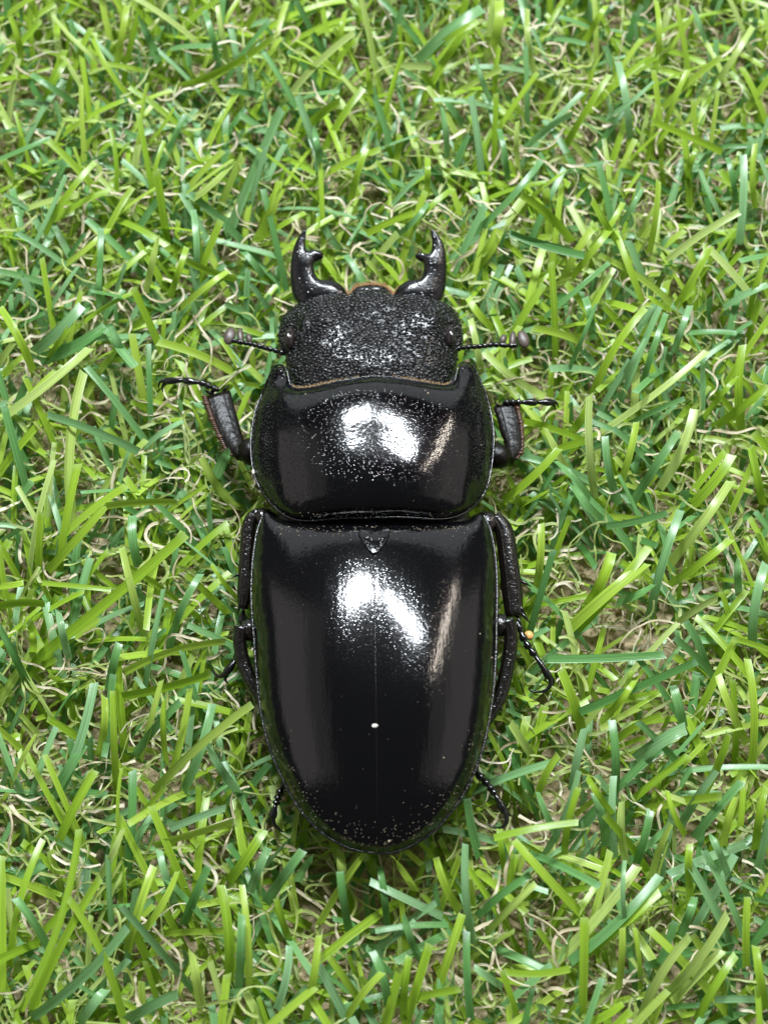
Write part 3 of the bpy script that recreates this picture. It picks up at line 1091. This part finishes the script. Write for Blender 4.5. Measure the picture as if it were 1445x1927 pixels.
# blades that can be told apart one by one: (root px, tip px, width px, kind)
TRACED = """
63 699 0 578 16 b|0 790 170 655 22 b|140 1000 158 700 17 b|158 694 228 655 14 b|60 680 200 615 20 d|262 850 90 780 16 d|270 845 345 793 12 d
255 1095 345 1000 15 b|262 1065 250 970 18 g|445 955 380 860 18 b|405 900 432 845 20 d|200 610 255 690 18 d|340 580 430 510 14 b|190 590 190 500 14 g
5 1870 3 1610 15 b|20 1820 82 1580 14 b|40 1900 150 1560 15 b|60 1900 190 1650 15 b|190 1650 232 1560 15 b|232 1915 130 1690 15 b|60 1915 240 1745 18 d|240 1790 290 1630 17 b
255 1770 335 1640 13 b|345 1740 392 1630 16 d|430 1850 415 1665 17 b|450 1860 455 1720 14 d|468 1870 455 1665 12 b|575 1920 600 1760 14 b|240 1640 250 1450 16 d|235 1640 230 1445 8 b
100 1500 160 1400 20 d|105 1600 180 1450 15 b|290 1590 440 1545 14 b|320 1560 425 1520 14 d|455 1500 390 1405 14 d|430 1660 497 1562 18 b|470 1680 505 1595 16 d|500 1700 570 1600 18 d
645 1690 640 1600 16 b|150 1927 200 1862 18 d|240 1920 335 1870 20 d
1005 1130 1018 985 15 b|1065 1190 1215 1060 20 b|1105 1140 1150 1040 20 b|1085 1185 1220 1030 18 b|1220 1170 1280 960 17 g|1160 1135 1230 1100 17 g|1140 985 1070 905 18 g|1140 990 1255 965 14 d
1260 1060 1375 905 18 b|1260 1100 1375 1015 16 b|1250 1195 1350 1125 14 b|1030 1240 1250 1232 16 d|1090 1340 1310 1245 16 d|1100 1400 1055 1260 18 b|1130 1360 1195 1280 13 b
1195 1430 1290 1370 24 d|1150 1400 1245 1345 16 b|1285 1370 1265 1290 18 g|1405 1400 1350 1270 15 b|1155 1500 1150 1355 16 d|1075 1490 1100 1370 16 d|1320 1500 1370 1380 18 b|1415 1220 1440 1060 18 g
1390 1120 1388 1050 15 g|1410 1450 1405 1240 16 b
85 440 180 305 14 b|285 400 310 265 11 b|220 125 240 10 14 b|330 165 515 70 13 b|430 440 530 205 18 d|225 140 100 30 10 b|430 120 410 10 12 b|215 390 208 240 10 b|80 210 125 115 14 b
0 300 95 260 14 g|280 270 330 200 14 b|330 385 440 300 14 b|490 430 525 350 13 b|250 190 170 60 12 b|475 170 465 105 14 g|410 120 385 20 14 g|620 320 560 180 15 d|560 260 640 190 16 b
712 265 759 95 15 b|786 116 908 16 25 d|800 110 900 40 14 b|924 100 939 0 22 b|1008 143 992 16 13 b|926 196 894 106 13 g|931 180 939 87 11 b|1061 280 1146 140 14 b|1185 265 1162 116 16 g
1140 222 1230 153 13 d|1252 233 1294 132 13 b|1230 138 1233 0 13 b|1358 286 1225 228 14 b|1342 164 1416 50 14 b|987 280 1077 214 13 d|892 439 1019 302 16 d|902 480 992 365 22 b|1077 455 979 365 16 b
998 370 1072 318 12 b|749 455 852 355 14 b|738 450 807 381 12 d|1180 480 1114 376 13 b|1167 423 1209 355 13 g|1220 476 1238 339 14 b|802 370 804 296 13 b|976 323 974 228 12 b|955 339 939 243 12 g
1421 392 1421 270 12 b|1389 460 1397 291 17 d|1358 413 1315 318 14 d|1384 381 1368 296 12 g|1103 476 1172 381 14 b|1070 470 960 439 13 d|1294 340 1310 280 12 b
896 500 939 430 24 b|1099 481 958 438 16 d|1025 598 1146 495 15 d|1115 743 1214 579 16 b|1162 723 1214 637 13 g|1205 735 1253 590 13 g|1267 665 1298 575 14 g|1130 813 1330 661 15 b|1070 820 1110 755 15 b
1122 950 1109 743 15 b|1163 919 1197 794 14 b|1165 950 1138 821 15 d|1240 919 1306 770 18 b|1189 946 1275 813 16 d|946 942 1052 844 16 b|1072 891 1025 805 15 b|1115 946 1044 868 16 g|1025 747 911 661 16 b
1068 700 1122 571 10 d|978 954 1034 923 14 b|1322 790 1388 708 11 b|1341 805 1445 727 14 b|1396 821 1396 649 18 b|1208 567 1155 430 15 b|1271 579 1335 465 15 b|1259 582 1212 551 14 b|1302 950 1377 856 20 b
1435 950 1412 840 15 b|1361 579 1445 536 14 d|1408 598 1443 481 13 b|1056 535 1115 430 16 b|1075 524 1150 430 14 b|1115 640 1100 560 15 g|930 620 880 560 16 b|905 700 885 600 14 b
1040 1815 1199 1630 17 b|1072 1810 1241 1648 16 d|1077 1815 1241 1678 17 b|1183 1773 1175 1619 9 d|1098 1725 966 1582 15 b|1019 1614 1088 1450 14 d|1061 1619 1088 1482 13 b|929 1577 1088 1548 14 b
892 1789 876 1588 14 d|865 1715 820 1614 15 b|810 1895 870 1720 15 b|886 1921 878 1752 14 d|950 1640 939 1556 11 b|783 1678 738 1611 14 b|728 1741 714 1630 13 g|833 1725 696 1659 14 d|844 1741 706 1752 12 d
680 1802 780 1731 8 d|897 1725 998 1646 14 d|913 1757 1008 1662 13 b|1162 1863 1170 1746 13 b|1204 1863 1193 1746 9 b|1204 1921 1297 1762 18 b|1252 1873 1368 1720 16 b|1262 1889 1358 1789 15 b|1310 1921 1384 1797 14 b
1299 1688 1297 1588 14 b|1278 1762 1307 1688 16 g|1373 1656 1331 1561 13 g|1278 1556 1347 1450 18 d|1305 1577 1395 1471 16 d|1178 1625 1170 1508 14 b|1162 1545 1104 1461 11 b|1196 1625 1223 1524 15 d
1225 1651 1262 1550 15 b|1289 1572 1254 1487 12 b|1403 1820 1405 1688 15 b|1072 1823 950 1829 13 b|945 1857 892 1820 14 d|902 1614 878 1503 17 d|1103 1926 1172 1889 18 b|1140 1593 1119 1492 18 d|1156 1614 1154 1460 14 d
60 1248 350 1005 20 b|273 1200 230 1030 15 b|273 1299 309 1108 15 d|320 1220 378 1080 14 d|230 1310 397 1268 16 b|220 1490 213 1300 15 b|185 1420 197 1310 14 b|325 1450 358 1295 16 b|290 1490 475 1325 16 b
345 1490 400 1325 18 d|110 1500 178 1285 17 d|265 1430 305 1280 13 b|315 1440 310 1315 14 b|255 1420 340 1320 12 d|145 1310 152 1260 12 b|235 1265 425 1207 14 b|55 1290 0 1180 16 d|0 1140 85 1136 15 b
430 1155 350 1080 14 b|450 1130 398 1062 10 b|450 1490 390 1400 13 d|60 1240 62 1190 14 b|0 1104 45 1097 15 b|80 1097 210 1110 10 b|205 1300 225 1210 16 d|90 1075 200 950 14 b|200 952 335 945 13 b
50 490 125 330 14 d|187 582 191 429 13 d|368 535 364 395 14 g|530 485 390 450 14 g|445 525 350 490 14 b|320 560 352 465 14 b|480 455 525 340 18 b|275 550 298 445 16 b|335 390 440 305 16 b
55 670 155 575 22 d|85 680 150 580 10 b|110 670 200 615 14 d|490 450 575 400 12 b|85 600 150 500 12 d|105 510 205 430 14 b|250 690 210 615 16 d|495 520 455 470 14 g
560 1660 590 1610 14 d|600 1740 690 1600 14 b|660 1760 640 1640 15 d|690 1900 620 1800 15 b|730 1900 700 1790 15 d|650 1920 720 1830 14 b|760 1920 770 1800 14 b|800 1820 760 1720 14 d
520 1900 545 1780 15 d|560 1800 520 1690 14 b|380 1900 360 1790 15 b|330 1700 300 1600 13 g|90 1780 30 1690 15 d|20 1480 70 1380 16 b|130 1240 110 1150 14 d|1010 1500 1050 1420 15 b|1000 1420 960 1360 14 b
1050 1580 1010 1490 15 d|1330 1260 1290 1170 14 d|1420 1600 1440 1480 15 b|1440 1900 1420 1780 16 b|1360 1600 1385 1500 15 b|640 470 600 400 15 d|700 560 650 480 14 g|760 540 700 470 15 b|690 440 780 400 14 b
660 380 690 280 14 b|600 330 590 240 14 g|840 300 830 200 14 d|700 200 690 120 14 b|620 110 650 20 14 b|300 120 260 30 14 d|40 130 20 30 14 b|150 200 60 140 14 d|1100 80 1140 10 14 b|1330 90 1300 10 14 d
"""
ent = [e.split() for ln in TRACED.strip().splitlines() for e in ln.split('|') if e.strip()]
ent = ent[:300]
blade_mats = {'b': M_BRIGHT, 'd': M_DARK, 'g': M_DARK}
rr = random.Random(5)
traced_pts = []
for e in ent:
    x0, y0, x1, y1, w = map(float, e[:5])
    kind = e[5]
    near = 430 < (x0 + x1) / 2 < 990 and 420 < (y0 + y1) / 2 < 1620
    zt = rr.uniform(9.5, 12.5) if not near else rr.uniform(7.5, 8.8)
    zr = rr.uniform(5.0, 7.0)
    if abs(y1 - y0) < 0.45 * abs(x1 - x0):
        zr = zt - rr.uniform(0.5, 2.0)
    lnp = math.hypot(x1 - x0, y1 - y0)
    bow = rr.uniform(-0.06, 0.06)
    over = rr.uniform(0.0, 0.5)          # how far the blade arches over
    if kind == 'g':
        over = rr.uniform(0.3, 0.6)
    path = []
    for k in range(11):
        q = k / 10
        bx, by = -(y1 - y0) * bow * 4 * q * (1 - q), (x1 - x0) * bow * 4 * q * (1 - q)
        zk = zr + (zt - zr) * ((1 + over) * (1 - (1 - q) ** 2) - over * q * q)
        path.append(P(x0 + (x1 - x0) * q + bx, y0 + (y1 - y0) * q + by, zk))
    a, b_ = path[0], path[-1]
    base_n = HALF if kind == 'g' or rr.random() < 0.35 else VIEW
    roll = rr.gauss(0, 0.08) if kind == 'g' else rr.uniform(-0.7, 0.7)
    t_ = (b_ - a).normalized()
    n0 = base_n - t_ * base_n.dot(t_)
    n0 = Matrix.Rotation(roll, 3, t_) @ n0.normalized()
    vs, fs, uvs = [], [], []
    ribbon(vs, fs, uvs, path, w * PX * 0.5 / max(0.75, math.cos(roll)), n0, 0.10, rr.uniform(-0.5, 0.5), 0.9)
    mesh('grass_blade', vs, fs, blade_mats[kind], turf, uvs, origin=a)
    traced_pts += path

# the rest of the pile
leg_arr = np.array([[p.x, p.y, p.z, r] for p, r in leg_samples])
shell_px = LEFT + RIGHT[:-1] + [(908, 960), (926, 869), (929, 827), (918, 754), (890, 690), (873, 640), (853, 579), (830, 560), (840, 500), (812, 430), (760, 530), (630, 530), (576, 430), (546, 500), (550, 560), (522, 630), (527, 687), (493, 741), (472, 830), (487, 914)]
shell = [(P(x, y, ZE).x, P(x, y, ZE).y) for x, y in shell_px]
sx0, sx1 = min(p[0] for p in shell), max(p[0] for p in shell)
sy0, sy1 = min(p[1] for p in shell), max(p[1] for p in shell)


def blocked(path, lim=7.6, legs=True):
    for p in path:
        if p.z > lim and sx0 - 1 < p.x < sx1 + 1 and sy0 - 1 < p.y < sy1 + 1 and inside(shell, p.x, p.y):
            if p.z > lim + 4.0 or inside(core_poly, p.x, p.y) or p.z > 11.0:
                return True
        if legs and p.z > 6.5:
            d = (leg_arr[:, 0] - p.x) ** 2 + (leg_arr[:, 1] - p.y) ** 2
            m_ = d < (leg_arr[:, 3] + 0.5) ** 2
            if m_.any() and p.z > (leg_arr[m_, 2] - leg_arr[m_, 3] - 0.3).min():
                return True
    return False


def blade_path(x, y, ln, lean, az, curl, n=8):
    d = Vector((math.sin(az), math.cos(az), 0))
    p = Vector((x, y, -0.2))
    path = [p.copy()]
    ang = lean * 0.45
    for k in range(n):
        ang_k = ang + (lean * 0.55 + curl) * (k + 1) / n
        step = ln / n
        p = p + (d * math.sin(ang_k) + Vector((0, 0, 1)) * math.cos(ang_k)) * step
        if p.z < 0.4:
            p.z = 0.4
        path.append(p.copy())
    return path


BARE = [(P(x, y, 2), r) for x, y, r in ((1075, 1135, 4.5), (1150, 1270, 4.0), (1290, 1330, 4.5), (1055, 770, 3.5), (1020, 1190, 3.0), (100, 1480, 3.5), (300, 1790, 3.0), (1090, 1780, 4.0), (1130, 570, 3.0))]


def bare(x, y):
    return max(0.85 * math.exp(-((x - c.x) ** 2 + (y - c.y) ** 2) / (r * r)) for c, r in BARE)


rb = random.Random(21)
X0, X1, Y0, Y1 = -66.0, 66.0, -82.0, 100.0
piles = {'b': ([], [], []), 'd': ([], [], [])}
N_BLADE = 5200
made = 0
for k in range(N_BLADE):
    x, y = rb.uniform(X0, X1), rb.uniform(Y0, Y1)
    clump = noise.noise(Vector((x * 0.13, y * 0.13, 7)))
    if bare(x, y) > rb.random():
        continue
    if clump < -0.38 and rb.random() < 0.6:
        continue
    ln = rb.uniform(7.5, 15.0)
    lean = math.radians(min(86, abs(rb.gauss(44, 20))))
    az = rb.gauss(0.0, 1.0) if rb.random() < 0.72 else rb.uniform(-math.pi, math.pi)
    path = None
    for tr in range(3):
        path = blade_path(x, y, ln, lean, az, rb.uniform(0.0, 0.9))
        top_z = max(p.z for p in path)
        if top_z < 8.2 and not blocked(path):
            break
        ln *= 0.72
        lean = min(1.45, lean + 0.25)
        az += rb.uniform(-0.8, 0.8)
        path = None
    if path is None:
        continue
    kind = 'b' if rb.random() < 0.58 + 0.25 * noise.noise(Vector((x * 0.08, y * 0.08, 20))) else 'd'
    vs, fs, uvs = piles[kind]
    t_ = (path[-1] - path[0]).normalized()
    ref = Vector((0, 0, 1)) if t_.z < 0.8 else VIEW
    n0 = ref - t_ * ref.dot(t_)
    n0 = Matrix.Rotation(rb.gauss(0, 0.6), 3, t_) @ n0.normalized()
    ribbon(vs, fs, uvs, path, rb.uniform(0.26, 0.44), n0, 0.12, rb.uniform(-0.5, 0.5), 0.88)
    made += 1
# longer blades standing above the pile
for k in range(2000):
    x, y = rb.uniform(X0, X1), rb.uniform(Y0, Y1)
    ln = rb.uniform(10, 19)
    if bare(x, y) > rb.random():
        continue
    az = rb.gauss(0.0, 0.8) if rb.random() < 0.75 else rb.uniform(-math.pi, math.pi)
    path = blade_path(x, y, ln, math.radians(rb.uniform(30, 62)), az, rb.uniform(0.2, 1.0), 10)
    if max(p.z for p in path) > 12 or blocked(path):
        continue
    # keep the view of the beetle free: nothing tall just in front of it
    if any(p.z > 8.5 and sx0 - 3 < p.x < sx1 + 3 and sy0 - 3 < p.y < sy1 + 1 for p in path):
        continue
    vs, fs, uvs = piles['b' if rb.random() < 0.62 else 'd']
    t_ = (path[-1] - path[0]).normalized()
    ref = Vector((0, 0, 1)) if t_.z < 0.8 else VIEW
    n0 = (ref - t_ * ref.dot(t_)).normalized()
    n0 = Matrix.Rotation(rb.gauss(0, 0.3), 3, t_) @ n0
    ribbon(vs, fs, uvs, path, rb.uniform(0.34, 0.52), n0, 0.12, rb.uniform(-0.5, 0.5), 0.92)
for kind, nm in (('b', 'bright_blades'), ('d', 'dark_blades')):
    o = mesh(nm, piles[kind][0], piles[kind][1], M_BRIGHT if kind == 'b' else M_DARK, turf, piles[kind][2])
    o['kind'] = 'stuff'

# curly thatch between the blades
thatch = {'t': ([], [], []), 'o': ([], [], [])}
for k in range(7400):
    x, y = rb.uniform(X0, X1), rb.uniform(Y0, Y1)
    top_layer = rb.random() < 0.15
    p = Vector((x, y, rb.uniform(5.0, 8.0) if top_layer else rb.uniform(1.0, 6.5)))
    az = rb.uniform(0, 6.283)
    el = rb.uniform(-0.4, 0.4)
    n = rb.randint(9, 18)
    st = rb.uniform(0.45, 0.75)
    kaz, kel = rb.uniform(-0.35, 0.35), 0
    path, nr = [p.copy()], []
    tw, twr = rb.uniform(0, 6.28), rb.uniform(-0.7, 0.7)
    zc = p.z
    for i in range(n):
        kaz = 0.8 * kaz + rb.gauss(0, 0.15)
        az += kaz
        el = 0.7 * el + rb.gauss(0, 0.28) - 0.10 * (p.z - zc)
        p = p + Vector((math.cos(az) * math.cos(el), math.sin(az) * math.cos(el), math.sin(el))) * st
        p.z = max(0.4, p.z)
        path.append(p.copy())
    if blocked(path, 7.4):
        continue
    for i in range(len(path)):
        nr.append(Vector((math.sin(tw) * 0.8, 0.25 * math.cos(tw * 1.7), 0.75 + 0.5 * math.cos(tw))))
        tw += twr
    kind = 't' if rb.random() < (0.45 if top_layer else 0.27) else 'o'
    vs, fs, uvs = thatch[kind]
    ribbon(vs, fs, uvs, path, rb.uniform(0.09, 0.24), nr, 0.15, 0, 0.75)
for kind, nm, m_ in (('t', 'tan_thatch', M_TAN), ('o', 'olive_thatch', M_OLIVE)):
    o = mesh(nm, thatch[kind][0], thatch[kind][1], m_, turf, thatch[kind][2])
    o['kind'] = 'stuff'

# loose infill grains on the backing
pv, pf = [], []
for k in range(5200):
    x, y = rb.uniform(X0, X1), rb.uniform(Y0, Y1)
    r = rb.uniform(0.18, 0.55)
    grain(pv, pf, Vector((x, y, 0.35 + r * 0.3)), r, 0.8)
o = mesh('sand_grains', pv, pf, M_PEB, None)
o['kind'] = 'stuff'
o['label'] = 'brown and tan infill grains scattered between the grass roots'
o['category'] = 'sand'
print('blades', made, 'traced', len(ent))
